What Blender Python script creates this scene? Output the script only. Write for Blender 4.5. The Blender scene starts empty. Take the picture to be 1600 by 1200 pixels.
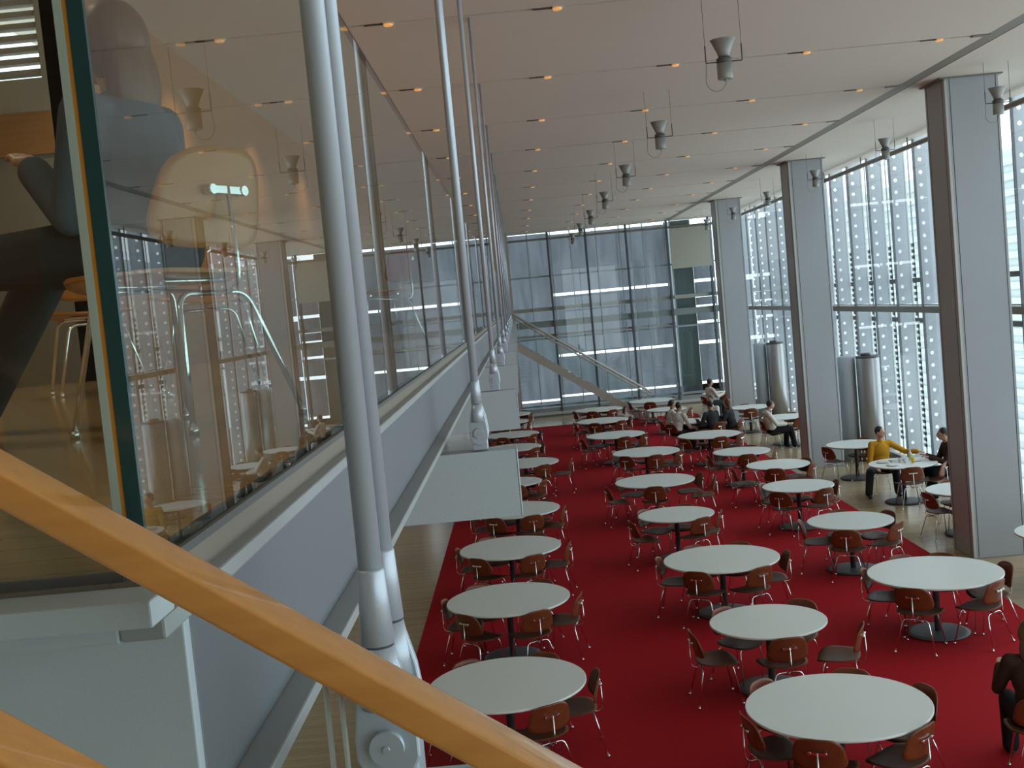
import bpy, bmesh, math, random
from mathutils import Vector, Matrix, Quaternion
random.seed(7)
scn = bpy.context.scene
COL = scn.collection
PI = math.pi
EYE = 4.33          # camera height above hall floor
CEIL = 7.0
MEZ = 4.07         # mezzanine floor

# ------------------------------------------------------------------ materials
def mat(name, col, rough=0.5, metal=0.0, spec=0.5, coat=0.0, noise=0.0, nscale=20.0, bump=0.0, bscale=200.0, stretch=(1, 1, 1)):
    m = bpy.data.materials.new(name); m.use_nodes = True
    nt = m.node_tree; b = nt.nodes['Principled BSDF']
    b.inputs['Base Color'].default_value = (*col, 1); b.inputs['Roughness'].default_value = rough
    b.inputs['Metallic'].default_value = metal; b.inputs['Specular IOR Level'].default_value = spec
    b.inputs['Coat Weight'].default_value = coat
    tc = nt.nodes.new('ShaderNodeTexCoord'); mp = nt.nodes.new('ShaderNodeMapping')
    mp.inputs['Scale'].default_value = stretch
    nt.links.new(tc.outputs['Object'], mp.inputs['Vector'])
    if noise:
        n = nt.nodes.new('ShaderNodeTexNoise'); n.inputs['Scale'].default_value = nscale; n.inputs['Detail'].default_value = 5
        nt.links.new(mp.outputs[0], n.inputs['Vector'])
        mx = nt.nodes.new('ShaderNodeMix'); mx.data_type = 'RGBA'
        mx.inputs[6].default_value = (*[c * (1 - noise) for c in col], 1); mx.inputs[7].default_value = (*[min(1, c * (1 + noise)) for c in col], 1)
        nt.links.new(n.outputs['Fac'], mx.inputs[0]); nt.links.new(mx.outputs[2], b.inputs['Base Color'])
    if bump:
        n2 = nt.nodes.new('ShaderNodeTexNoise'); n2.inputs['Scale'].default_value = bscale
        nt.links.new(mp.outputs[0], n2.inputs['Vector'])
        bp = nt.nodes.new('ShaderNodeBump'); bp.inputs['Strength'].default_value = bump; bp.inputs['Distance'].default_value = 0.002
        nt.links.new(n2.outputs['Fac'], bp.inputs['Height']); nt.links.new(bp.outputs[0], b.inputs['Normal'])
    return m

def plank_mat(name, c1, c2, rough, w=0.08, l=1.2, along='x', spec=0.5):
    m = bpy.data.materials.new(name); m.use_nodes = True
    nt = m.node_tree; b = nt.nodes['Principled BSDF']
    b.inputs['Roughness'].default_value = rough; b.inputs['Specular IOR Level'].default_value = spec
    tc = nt.nodes.new('ShaderNodeTexCoord'); mp = nt.nodes.new('ShaderNodeMapping')
    if along == 'y': mp.inputs['Rotation'].default_value = (0, 0, PI / 2)
    nt.links.new(tc.outputs['Object'], mp.inputs['Vector'])
    br = nt.nodes.new('ShaderNodeTexBrick')
    br.inputs['Color1'].default_value = (*c1, 1); br.inputs['Color2'].default_value = (*c2, 1)
    br.inputs['Mortar'].default_value = (*[c * 0.5 for c in c1], 1)
    br.inputs['Scale'].default_value = 1; br.inputs['Brick Width'].default_value = l; br.inputs['Row Height'].default_value = w
    br.inputs['Mortar Size'].default_value = 0.0015
    nt.links.new(mp.outputs[0], br.inputs['Vector'])
    n = nt.nodes.new('ShaderNodeTexNoise'); n.inputs['Scale'].default_value = 6
    mp2 = nt.nodes.new('ShaderNodeMapping'); mp2.inputs['Scale'].default_value = (1, 18, 1)
    nt.links.new(mp.outputs[0], mp2.inputs['Vector']); nt.links.new(mp2.outputs[0], n.inputs['Vector'])
    mx = nt.nodes.new('ShaderNodeMix'); mx.data_type = 'RGBA'; mx.blend_type = 'MULTIPLY'; mx.inputs[0].default_value = 0.45
    nt.links.new(br.outputs['Color'], mx.inputs[6]); nt.links.new(n.outputs['Fac'], mx.inputs[7])
    nt.links.new(mx.outputs[2], b.inputs['Base Color'])
    return m

def glass_mat(name, tint=(0.95, 0.97, 0.96), ior=1.5, rough=0.0):
    """clear pane: Fresnel reflection over plain transmission on the entry face"""
    m = bpy.data.materials.new(name); m.use_nodes = True
    nt = m.node_tree; nt.nodes.clear()
    out = nt.nodes.new('ShaderNodeOutputMaterial'); tr = nt.nodes.new('ShaderNodeBsdfTransparent'); gl = nt.nodes.new('ShaderNodeBsdfGlossy')
    tr.inputs[0].default_value = (*tint, 1); gl.inputs['Roughness'].default_value = rough; gl.inputs['Color'].default_value = (1, 1, 1, 1)
    fr = nt.nodes.new('ShaderNodeFresnel'); fr.inputs['IOR'].default_value = ior
    ge = nt.nodes.new('ShaderNodeNewGeometry')
    sub = nt.nodes.new('ShaderNodeMath'); sub.operation = 'SUBTRACT'; sub.inputs[0].default_value = 1; nt.links.new(ge.outputs['Backfacing'], sub.inputs[1])
    mul = nt.nodes.new('ShaderNodeMath'); mul.operation = 'MULTIPLY'; nt.links.new(fr.outputs[0], mul.inputs[0]); nt.links.new(sub.outputs[0], mul.inputs[1])
    mx = nt.nodes.new('ShaderNodeMixShader'); nt.links.new(mul.outputs[0], mx.inputs[0]); nt.links.new(tr.outputs[0], mx.inputs[1]); nt.links.new(gl.outputs[0], mx.inputs[2])
    nt.links.new(mx.outputs[0], out.inputs[0])
    return m

def frosted_mat(name, col, tcol, fac=0.6):
    m = bpy.data.materials.new(name); m.use_nodes = True
    nt = m.node_tree; nt.nodes.clear()
    out = nt.nodes.new('ShaderNodeOutputMaterial'); d = nt.nodes.new('ShaderNodeBsdfDiffuse'); t = nt.nodes.new('ShaderNodeBsdfTranslucent')
    d.inputs[0].default_value = (*col, 1)
    tc = nt.nodes.new('ShaderNodeTexCoord'); mp = nt.nodes.new('ShaderNodeMapping'); mp.inputs['Scale'].default_value = (3, 1, 0.5)
    n = nt.nodes.new('ShaderNodeTexNoise'); n.inputs['Scale'].default_value = 1.5; n.inputs['Detail'].default_value = 6
    nt.links.new(tc.outputs['Object'], mp.inputs[0]); nt.links.new(mp.outputs[0], n.inputs['Vector'])
    mx = nt.nodes.new('ShaderNodeMix'); mx.data_type = 'RGBA'
    mx.inputs[6].default_value = (*[c * 0.7 for c in tcol], 1); mx.inputs[7].default_value = (*[min(1, c * 1.3) for c in tcol], 1)
    nt.links.new(n.outputs['Fac'], mx.inputs[0]); nt.links.new(mx.outputs[2], t.inputs[0])
    ms = nt.nodes.new('ShaderNodeMixShader'); ms.inputs[0].default_value = fac
    nt.links.new(d.outputs[0], ms.inputs[1]); nt.links.new(t.outputs[0], ms.inputs[2]); nt.links.new(ms.outputs[0], out.inputs[0])
    return m

def emit_mat(name, col, s):
    m = bpy.data.materials.new(name); m.use_nodes = True
    b = m.node_tree.nodes['Principled BSDF']
    b.inputs['Base Color'].default_value = (*col, 1); b.inputs['Emission Color'].default_value = (*col, 1); b.inputs['Emission Strength'].default_value = s
    m.cycles.emission_sampling = 'NONE'
    return m

M = dict(
    carpet=mat('red_carpet', (0.37, 0.008, 0.014), 0.95, spec=0.15, noise=0.18, nscale=60, bump=0.5, bscale=900),
    floor=plank_mat('oak_floor', (0.56, 0.43, 0.26), (0.48, 0.36, 0.21), 0.2, 0.09, 1.5, 'x'),
    mezfloor=plank_mat('mezzanine_oak', (0.56, 0.38, 0.20), (0.50, 0.33, 0.17), 0.12, 0.09, 1.5, 'x'),
    ceiling=mat('ceiling_paint', (0.66, 0.60, 0.53), 0.8, spec=0.2, noise=0.02, nscale=3),
    ceilgap=mat('ceiling_gap', (0.10, 0.085, 0.07), 0.9),
    track=mat('track_grey', (0.22, 0.20, 0.165), 0.6),
    column=mat('column_paint', (0.42, 0.45, 0.475), 0.38, spec=0.4, noise=0.02, nscale=4),
    reveal=mat('reveal_dark', (0.06, 0.06, 0.06), 0.8),
    reveallight=mat('reveal_light', (0.58, 0.60, 0.57), 0.5),
    steel=mat('painted_steel', (0.54, 0.60, 0.65), 0.42, spec=0.5, noise=0.05, nscale=9, bump=0.12, bscale=350),
    bracket=mat('bracket_paint', (0.50, 0.57, 0.62), 0.45, spec=0.4, bump=0.35, bscale=160),
    rod=mat('metallic_rod_paint', (0.52, 0.58, 0.66), 0.35, 0.35, noise=0.05, nscale=300, bump=0.1, bscale=900),
    chrome=mat('chrome', (0.85, 0.85, 0.86), 0.12, 1.0),
    walnut=mat('walnut_ply', (0.17, 0.045, 0.016), 0.32, spec=0.4, noise=0.35, nscale=9, stretch=(1, 9, 1)),
    walnutseat=mat('walnut_ply_seat', (0.13, 0.048, 0.022), 0.42, spec=0.3, noise=0.3, nscale=9, stretch=(9, 1, 1)),
    orangewood=mat('honey_ply', (0.50, 0.19, 0.035), 0.3, noise=0.2, nscale=8, stretch=(1, 8, 1)),
    laminate=mat('white_laminate', (0.76, 0.82, 0.79), 0.38, spec=0.45, noise=0.02, nscale=2),
    edge=mat('table_edge', (0.12, 0.09, 0.08), 0.5),
    pedestal=mat('pedestal_grey', (0.10, 0.10, 0.105), 0.45, spec=0.4),
    rail=mat('oak_handrail', (0.60, 0.27, 0.065), 0.25, spec=0.5, coat=0.8, noise=0.22, nscale=7, stretch=(1, 10, 10)),
    glass=glass_mat('guard_glass', (0.86, 0.92, 0.89), 1.62),
    stairglass=glass_mat('stair_glass', (0.96, 0.985, 0.98), 1.3),
    winglass=glass_mat('window_glass', (0.93, 0.96, 0.97), 1.55),
    glassedge=mat('glass_edge_teal', (0.008, 0.05, 0.052), 0.08, spec=0.8),
    glassedge2=mat('glass_edge_light', (0.35, 0.42, 0.36), 0.2, spec=0.8),
    amber=mat('amber_sealant', (0.45, 0.2, 0.03), 0.3),
    edgereflect=mat('top_edge_reflection', (0.13, 0.075, 0.05), 0.45),  # glass top edge, wood reflection put into its brown colour
    mullion=mat('mullion_dark', (0.10, 0.11, 0.13), 0.5, 0.2),
    mullionlight=mat('mullion_light', (0.55, 0.58, 0.60), 0.45),
    fin=mat('fin_grey', (0.40, 0.44, 0.48), 0.5, 0.0, noise=0.05, nscale=10),
    ceramic=mat('ceramic_rod', (0.72, 0.75, 0.76), 0.4),
    brownbar=mat('brown_bar', (0.16, 0.12, 0.11), 0.6),
    frost=frosted_mat('frosted_spandrel', (0.36, 0.38, 0.42), (0.37, 0.385, 0.41), 0.7),
    shade=mat('beige_shade', (0.42, 0.42, 0.36), 0.8, spec=0.2),
    pillar=mat('outer_pillar', (0.12, 0.16, 0.15), 0.7),
    tan=mat('tan_steel', (0.50, 0.46, 0.40), 0.6),
    shoetan=mat('shoe_tan', (0.22, 0.19, 0.15), 0.5),
    flange=mat('flange_paint', (0.36, 0.38, 0.39), 0.45, noise=0.05, nscale=9), web=mat('web_shaded_paint', (0.17, 0.185, 0.205), 0.45, noise=0.12, nscale=2.5, stretch=(1, .3, 1)),  # one beam paint; shade is put into the darker web colour
    cyl=mat('brushed_steel', (0.42, 0.43, 0.44), 0.35, 0.6, noise=0.06, nscale=3),
    lamp=mat('lamp_grey', (0.34, 0.36, 0.34), 0.45, 0.2),
    lampdark=mat('lamp_dark', (0.10, 0.10, 0.10), 0.5),
    wire=mat('wire_grey', (0.20, 0.20, 0.20), 0.5),
    glow=emit_mat('lamp_glow', (1.0, 0.50, 0.16), 0.48),
    housing=mat('light_housing', (0.62, 0.60, 0.55), 0.5),
    wallpale=mat('pale_wall', (0.42, 0.35, 0.27), 0.7),
    wallwood=mat('wood_panelling', (0.36, 0.17, 0.065), 0.4, noise=0.25, nscale=3, stretch=(1, 1, 12)),
    white=mat('white_paint', (0.75, 0.76, 0.75), 0.5),
    skin=mat('skin', (0.42, 0.22, 0.14), 0.5), skinlight=mat('skin_light', (0.62, 0.36, 0.24), 0.5),
    hairdark=mat('hair_black', (0.018, 0.014, 0.014), 0.5), hairbrown=mat('hair_brown', (0.13, 0.055, 0.022), 0.45, noise=0.4, nscale=60, stretch=(1, 1, .1)),
    yellow=mat('yellow_cloth', (0.62, 0.32, 0.03), 0.9, spec=0.1), whitecloth=mat('white_cloth', (0.68, 0.66, 0.62), 0.9, spec=0.1),
    darkcloth=mat('charcoal_cloth', (0.045, 0.05, 0.055), 0.9, spec=0.1), blackcloth=mat('black_cloth', (0.02, 0.02, 0.022), 0.9, spec=0.1),
    browncloth=mat('brown_cloth', (0.055, 0.03, 0.022), 0.9, spec=0.1), bluecloth=mat('slate_cloth', (0.10, 0.12, 0.15), 0.9, spec=0.1),
    shoe=mat('shoe_black', (0.02, 0.02, 0.02), 0.4),
    juice=mat('yellow_juice', (0.8, 0.5, 0.02), 0.25), porcelain=mat('porcelain', (0.75, 0.76, 0.76), 0.25),
    label=mat('yellow_label', (0.55, 0.6, 0.12), 0.5), outer=mat('outer_cladding', (0.48, 0.54, 0.53), 0.7),
)

# ------------------------------------------------------------------ mesh helpers
def newbm(): return bmesh.new()
def box(bm, x0, x1, y0, y1, z0, z1, mi=0):
    vs = [bm.verts.new(p) for p in ((x0,y0,z0),(x1,y0,z0),(x1,y1,z0),(x0,y1,z0),(x0,y0,z1),(x1,y0,z1),(x1,y1,z1),(x0,y1,z1))]
    for f in ((3,2,1,0),(4,5,6,7),(0,1,5,4),(1,2,6,5),(2,3,7,6),(3,0,4,7)):
        fc = bm.faces.new([vs[i] for i in f]); fc.material_index = mi
def frame_of(d):
    d = d.normalized(); a = Vector((0, 0, 1)) if abs(d.z) < 0.9 else Vector((1, 0, 0))
    u = d.cross(a).normalized(); v = d.cross(u).normalized()
    return u, v
def tube(bm, pts, r, seg=10, caps=True, mi=0):
    pts = [Vector(p) for p in pts]; n = len(pts); rs = r if isinstance(r, (list, tuple)) else [r] * n
    rings = []; u = None
    for i, p in enumerate(pts):
        d = (pts[min(i + 1, n - 1)] - pts[max(i - 1, 0)])
        if d.length < 1e-9: d = Vector((0, 0, 1))
        d.normalize()
        if u is None: u, v = frame_of(d)
        else:
            u = (u - d * u.dot(d)).normalized(); v = d.cross(u).normalized()
        rings.append([bm.verts.new(p + (u * math.cos(2 * PI * k / seg) + v * math.sin(2 * PI * k / seg)) * rs[i]) for k in range(seg)])
    for a, b in zip(rings[:-1], rings[1:]):
        for k in range(seg):
            f = bm.faces.new((a[k], a[(k + 1) % seg], b[(k + 1) % seg], b[k])); f.smooth = True; f.material_index = mi
    if caps:
        f = bm.faces.new(rings[0][::-1]); f.material_index = mi
        f = bm.faces.new(rings[-1]); f.material_index = mi
def lathe(bm, prof, seg=32, c=(0, 0, 0), mi=0, smooth=True):
    rings = []
    for r, z in prof:
        rings.append([bm.verts.new((c[0] + r * math.cos(2 * PI * k / seg), c[1] + r * math.sin(2 * PI * k / seg), c[2] + z)) for k in range(seg)])
    for a, b in zip(rings[:-1], rings[1:]):
        for k in range(seg):
            f = bm.faces.new((a[k], a[(k + 1) % seg], b[(k + 1) % seg], b[k])); f.smooth = smooth; f.material_index = mi
    for ring, rev in ((rings[0], True), (rings[-1], False)):
        f = bm.faces.new(ring[::-1] if rev else ring); f.material_index = mi
def prism(bm, poly, fn0, fn1, mi=0):
    a = [bm.verts.new(fn0(*p)) for p in poly]; b = [bm.verts.new(fn1(*p)) for p in poly]
    n = len(poly)
    bm.faces.new(a[::-1]).material_index = mi; bm.faces.new(b).material_index = mi
    for k in range(n): bm.faces.new((a[k], a[(k + 1) % n], b[(k + 1) % n], b[k])).material_index = mi
def smoothpath(pts, n=6, r=0.05):
    """round the corners of a polyline"""
    pts = [Vector(p) for p in pts]; out = [pts[0]]
    for i in range(1, len(pts) - 1):
        a, b, c = pts[i - 1], pts[i], pts[i + 1]
        ra = min(r, (a - b).length * .49, (c - b).length * .49)
        p0 = b + (a - b).normalized() * ra; p1 = b + (c - b).normalized() * ra
        for k in range(n + 1):
            t = k / n; out.append(p0 * (1 - t) ** 2 + b * 2 * t * (1 - t) + p1 * t * t)
    out.append(pts[-1]); return out
def obj(name, bm, mats, parent=None, loc=None, rot=None, bevel=0.0, fixn=True, link=True):
    if fixn: bmesh.ops.recalc_face_normals(bm, faces=bm.faces)
    me = bpy.data.meshes.new(name); bm.to_mesh(me); bm.free()
    for m in (mats if isinstance(mats, (list, tuple)) else [mats]): me.materials.append(m)
    o = bpy.data.objects.new(name, me); COL.objects.link(o)
    if parent: o.parent = parent
    if loc: o.location = loc
    if rot: o.rotation_euler = rot
    if bevel:
        md = o.modifiers.new('bevel', 'BEVEL'); md.width = bevel; md.segments = 2; md.limit_method = 'ANGLE'
    return o
def tag(o, label, cat, group=None, kind=None):
    o['label'] = label; o['category'] = cat
    if group: o['group'] = group
    if kind: o['kind'] = kind
    return o
def empty(name, label, cat, loc=(0, 0, 0), rz=0, group=None, kind=None):
    o = bpy.data.objects.new(name, None); COL.objects.link(o); o.location = loc; o.rotation_euler = (0, 0, rz)
    o.empty_display_size = 0.1
    return tag(o, label, cat, group, kind)
def children_of(o): return CH.get(o.name, [])
CH = {}
def reg(root):
    """remember children of a prototype, two levels"""
    for o in COL.objects:
        if o.parent: CH.setdefault(o.parent.name, [])
    CH[root.name] = [o for o in COL.objects if o.parent == root]
    for c in CH[root.name]: CH[c.name] = [o for o in COL.objects if o.parent == c]
def dup(root, loc, rz, label, group=None):
    r = root.copy(); COL.objects.link(r); r.location = loc; r.rotation_euler = (0, 0, rz); r['label'] = label
    if group: r['group'] = group
    for ch in CH[root.name]:
        c = ch.copy(); COL.objects.link(c); c.parent = r
        for g in CH.get(ch.name, []):
            d = g.copy(); COL.objects.link(d); d.parent = c
    return r

ORD = ['nearest', 'second', 'third', 'fourth', 'fifth', 'sixth', 'seventh', 'eighth', 'ninth', 'tenth', 'eleventh', 'twelfth', 'thirteenth', 'fourteenth']

# ------------------------------------------------------------------ room shell
XL, XR = -3.8, 8.45
YB, YF = -7.0, 42.2
bm = newbm(); box(bm, XL - .2, XR + 0.6, YB - .3, YF + .6, -0.3, 0.0)
tag(obj('floor', bm, M['floor']), 'pale polished oak floor of the dining hall', 'floor', kind='structure')
bm = newbm(); box(bm, -1.68, 5.92, 4.0, 38.6, 0.0, 0.012)
tag(obj('carpet', bm, M['carpet']), 'long red carpet laid down the middle of the oak floor', 'carpet')

# ceiling: panels 3.05 m deep split by shadow gaps
JY = [10.3 + 3.05 * k for k in range(-5, 11)]
bm = newbm()
edges = [YB - .3] + JY + [YF + .4]
for a, b in zip(edges[:-1], edges[1:]):
    box(bm, XL - .2, 5.84, a + .028, b - .028, CEIL, CEIL + .12, 0)
    box(bm, 6.06, XR + .1, a + .018, b - .018, CEIL, CEIL + .12, 0) if a > 30 else box(bm, 6.06, XR + .1, a, b, CEIL, CEIL + .12, 0)
box(bm, XL - .2, XR + .1, YB - .3, YF + .4, CEIL + .12, CEIL + .3, 1)
tag(obj('ceiling', bm, [M['ceiling'], M['ceilgap']]), 'flat off-white ceiling of wide panels with thin dark joints', 'ceiling', kind='structure')
bm = newbm(); box(bm, 5.84, 6.06, 0, YF + .3, CEIL + .005, CEIL + .1)
for y in JY:
    box(bm, 5.66, 5.86, y - .05, y + .05, CEIL - .012, CEIL + .02)
tag(obj('trim_1', bm, M['track']), 'long dark track running along the ceiling in front of the columns', 'ceiling track', kind='structure')

# left wall: pale below the mezzanine, wood panelling above with a step inwards that holds a louvred window
XM, YJ = -2.98, 8.0
bm = newbm()
box(bm, XL - .2, XL, YB, YF + .2, 0, 3.95, 1)
box(bm, XL - .2, XL, YB, YJ, 3.95, CEIL, 0)
box(bm, XM - .2, XM, YJ, YF + .2, 3.95, CEIL, 0)
wx0, wx1, wz0, wz1 = -3.60, -3.22, 6.26, 6.84
box(bm, XL, XM - .2, YJ, YJ + .15, 3.95, 5.72, 2); box(bm, XL, XM - .2, YJ - .02, YJ + .15, 5.72, 6.02, 0)
box(bm, XL, wx0, YJ, YJ + .15, 6.02, CEIL, 1); box(bm, wx1, XM - .2, YJ, YJ + .15, 6.02, CEIL, 1)
box(bm, wx0, wx1, YJ, YJ + .15, 6.02, wz0, 1); box(bm, wx0, wx1, YJ, YJ + .15, wz1, CEIL, 1)
box(bm, XM - .2, XM, YJ, YJ + .15, 3.95, CEIL, 0)
tag(obj('wall_left', bm, [M['wallwood'], M['wallpale'], M['track']]), 'brown wood panelled wall at the back of the mezzanine', 'wall', kind='structure')
w = empty('window_3', 'small high window with horizontal louvres in the step of the wood wall', 'window', (wx0, YJ, wz0), kind='structure')
bm = newbm()
for k in range(7): box(bm, .0, wx1 - wx0, .02, .10, .03 + k * .082, .03 + k * .082 + .038)
obj('louvre', bm, M['wallpale'], w)
bm = newbm(); box(bm, 0, wx1 - wx0, .11, .12, 0, wz1 - wz0); obj('pane', bm, M['winglass'], w)

# ------------------------------------------------------------------ columns
for k, (y, nm) in enumerate(((16.07, 'nearest'), (25.15, 'middle'), (34.3, 'farthest'))):
    c = empty('column', 'tall square grey column, %s of the three along the windows' % nm, 'column', (6.37, y, 0), kind='structure')
    bm = newbm(); box(bm, 0, .78, 0, .74, 0, CEIL); obj('column_shaft', bm, M['column'], c, bevel=.008)
    bm = newbm()
    for x in (.075, .735): box(bm, x, x + .008, -.003, 0.002, 0.02, CEIL - .02)
    for yy in (.08, .66): box(bm, -.003, .002, yy, yy + .008, 0.02, CEIL - .02)
    obj('reveal', bm, M['reveal'], c)
    bm = newbm(); box(bm, .005, .04, -.004, 0.002, 0.02, CEIL - .05); obj('corner_strip', bm, M['reveallight'], c)
    bm = newbm(); box(bm, -.06, .84, -.03, .78, CEIL - .02, CEIL - .001); obj('cap_plate', bm, M['track'], c)

# ------------------------------------------------------------------ right facade
def win_right(n, y0, y1):
    w = empty('window_%d' % n, 'tall curtain wall glazing beyond the columns, bay %d counted from the camera' % n, 'window', (XR, y0, 0), kind='structure')
    L = y1 - y0
    bm = newbm(); box(bm, -.01, .01, 0, L, 0, CEIL + .1); obj('pane', bm, M['winglass'], w)
    bm = newbm(); box(bm, -.05, .06, 0, L, 3.40, 3.53); box(bm, -.03, .05, 0, L, 3.55, 3.57); box(bm, -.04, .05, 0, L, 0, .12)
    obj('transom', bm, M['lamp'], w)
    return w
bays = [(YB, 6.9), (6.9, 16.05), (16.05, 25.2), (25.2, 34.35), (34.35, YF)]
for i, (a, b) in enumerate(bays): win_right(11 + i, a, b)
bm = newbm(); tube(bm, [(8.25, 0, 6.80), (8.25, 41.9, 6.80)], .05, 12)
for y in [1.5 + 3.05 * k for k in range(14)]: box(bm, 8.24, 8.26, y, y + .03, 6.8, CEIL)
tag(obj('ceiling_rail', bm, M['track']), 'long horizontal tube hung just inside the top of the window wall', 'rail', kind='structure')

# perforated fins with real holes
def fin_bm(z0, z1, hx, d, sp):
    bm = newbm(); r = .040; n = int((z1 - z0) / sp); t = .012
    def strip(za, zb, y):  # solid cell with a hole, as polygons around an octagonal hole
        pass
    x0, x1 = 0.0, .30
    zs = z0
    N = 12
    for k in range(n):
        za, zb = z0 + k * sp, (z0 + (k + 1) * sp if k < n - 1 else z1)
        cz = za + sp / 2
        for s in (-1, 1):
            y = s * t / 2
            outer = [(hx - .075, za), (hx + .075, za), (hx + .075, zb), (hx - .075, zb)]
            # ring between hole and square, 12 segments
            ring = []; sq = []; side = []
            for i in range(N):
                a = 2 * PI * i / N + PI / N
                ring.append(bm.verts.new((hx + r * math.cos(a), y, cz + r * math.sin(a))))
                ca, sa = math.cos(a), math.sin(a); hz = (zb - za) / 2; mu, mv = abs(ca) / .075, abs(sa) / hz; m = max(mu, mv)
                sq.append(bm.verts.new((hx + ca / m, y, (za + zb) / 2 + sa / m))); side.append(mu > mv)
            for i in range(N):
                j = (i + 1) % N
                if side[i] != side[j]:
                    a = 2 * PI * (i + 1) / N
                    cv = bm.verts.new((hx + math.copysign(.075, math.cos(a)), y, (za + zb) / 2 + math.copysign((zb - za) / 2, math.sin(a))))
                    bm.faces.new((ring[i], ring[j], sq[j], cv, sq[i]))
                else: bm.faces.new((ring[i], ring[j], sq[j], sq[i]))
    box(bm, x0, hx - .0745, -t / 2, t / 2, z0, z1); box(bm, hx + .0745, x1, -t / 2, t / 2, z0, z1)
    return bm
fin0 = None
finY = [1.9 + 1.525 * k for k in range(27)]
for y in finY:
    bay = 'in front of the nearest column' if y < 16 else 'between the nearest and middle columns' if y < 25.2 else 'between the middle and farthest columns' if y < 34.4 else 'beyond the farthest column'
    lab = 'tall grey perforated fin outside the window wall, ' + bay
    if fin0 is None:
        fin0 = empty('perforated_fin', lab, 'facade fin', (8.52, y, 0), 0, 'perforated fins ' + bay)
        o1 = obj('fin_plate', fin_bm(.05, 3.40, .10, .3, .262), M['fin'], fin0)
        o2 = obj('fin_plate', fin_bm(3.56, 7.09, .10, .3, .262), M['fin'], fin0)
        bm = newbm(); box(bm, -.05, -.005, -.014, .014, 0, 7.1); obj('mullion', bm, M['mullion'], fin0)
        bm = newbm(); box(bm, .30, .33, -.014, .014, 0, 7.1); obj('outer_flange', bm, M['mullionlight'], fin0)
        reg(fin0)
    else:
        dup(fin0, (8.52, y, 0), 0, lab, 'perforated fins ' + bay)
# brown bars and ceramic rod screens outside
for i, (a, b) in enumerate(bays[1:]):
    lab = ['before the nearest column', 'between the nearest and middle columns', 'between the middle and farthest columns', 'beyond the farthest column'][i]
    s = empty('rod_screen', 'brown cross bars and grey rod ladder outside the windows ' + lab, 'sun screen', (8.95, a, 0))
    for z in (3.12, 4.02):
        bm = newbm(); box(bm, -.03, .03, 0.02, b - a - .02, z, z + .10); obj('cross_bar', bm, M['brownbar'], s)
    bm = newbm()
    for y in finY:
        if not (a < y < b): continue
        for z0, z1 in ((.3, 3.35), (3.6, 4.9)):
            zz = z0
            while zz < z1:
                box(bm, -.02, .0, y - a + .02, y - a + .17, zz, zz + .075); zz += .135
        box(bm, -.02, .0, y - a + .02, y - a + .06, 0, 7.0)
    obj('rod_ladder', bm, M['fin'], s)
# pale building opposite
bm = newbm(); box(bm, 26, 34, 46, 115, -8, 10)
for k in range(22): box(bm, 25.8, 26, 46, 115, -7.6 + k * .8, -7.25 + k * .8)
tag(obj('opposite_building', bm, M['outer']), 'pale building with horizontal bands seen through the window wall', 'building')

# ------------------------------------------------------------------ far wall
fw = empty('window_1', 'far end curtain wall of blue-grey frosted panels with bright clear slits', 'window', (0, YF, 0), kind='structure')
bm = newbm(); box(bm, XL, XR, -.01, .01, 0, CEIL + .1); obj('pane', bm, M['winglass'], fw)
bm = newbm()
for x in (-3.2, -1.7, -.15, 1.39, 2.83, 4.37, 5.92, 7.5): box(bm, x - .035, x + .035, -.10, .10, 0, CEIL)
obj('mullion', bm, M['mullion'], fw)
bm = newbm()
for x in (-2.4, -.9, .62, 1.50, 2.25, 3.24, 4.12, 4.55, 5.01, 6.06, 7.62): box(bm, x - .018, x + .018, .03, .12, 0.3, CEIL)
obj('thin_mullion', bm, M['mullionlight'], fw)
bm = newbm(); box(bm, XL, XR, -.08, .0, 6.70, 6.78); obj('rail', bm, M['track'], fw)
bm = newbm(); box(bm, XL, XR, .06, .2, 4.02, 4.16); box(bm, XL, 6.0, .06, .2, 3.04, 3.12); obj('tan_beam', bm, M['tan'], fw)
bm = newbm(); box(bm, XL, XR, .02, .2, 3.40, 3.64); box(bm, XL, XR, -.05, .1, 0, .3); obj('floor_beam', bm, M['lamp'], fw)
bm = newbm(); box(bm, XL, XR, .2, .3, 5.31, 5.37); box(bm, XL, XR, .2, .3, 2.93, 2.99); box(bm, XL, XR, .2, .3, .34, .42); box(bm, XL, XR, -.12, -.05, .05, .16); obj('light_transom', bm, M['mullionlight'], fw)
# frosted panels outside with slits left open
bm = newbm()
def fp(x0, x1, z0, z1): box(bm, x0, x1, .45, .47, z0, z1)
for x0, x1 in ((XL, -.15), (-.15, 1.39)):
    fp(x0, x1, .60, 6.98)
for x0, x1 in ((1.47, 2.83), (2.9, 4.05), (4.44, 5.88)):
    fp(x0, x1, .72, 2.2); fp(x0, x1, 2.3, 4.55); fp(x0, x1, 4.65, 6.9)
fp(2.83, 2.9, .7, 6.9); fp(4.05, 4.44, .7, 2.2); fp(4.05, 4.44, 2.3, 4.55); fp(4.05, 4.44, 4.65, 6.9)
fp(1.39, 1.47, .6, 6.98); fp(5.88, 6.0, .6, 6.98)
for z0, z1 in ((.35, .66), (.76, 2.2), (2.33, 3.0), (3.1, 3.4), (3.7, 4.0), (4.1, 4.58), (4.7, 6.8)): fp(6.9, 7.7, z0, z1)
fp(XL, 1.39, -.2, .52); fp(1.39, 7.8, -.2, .64)
fp(7.75, XR, .5, 2.2); fp(7.75, XR, 2.35, 4.5); fp(7.75, XR, 4.7, 6.9)
obj('frosted_panel', bm, M['frost'], fw)
bm = newbm(); box(bm, 6.02, 7.52, -.14, -.11, 5.16, 6.68)
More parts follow.
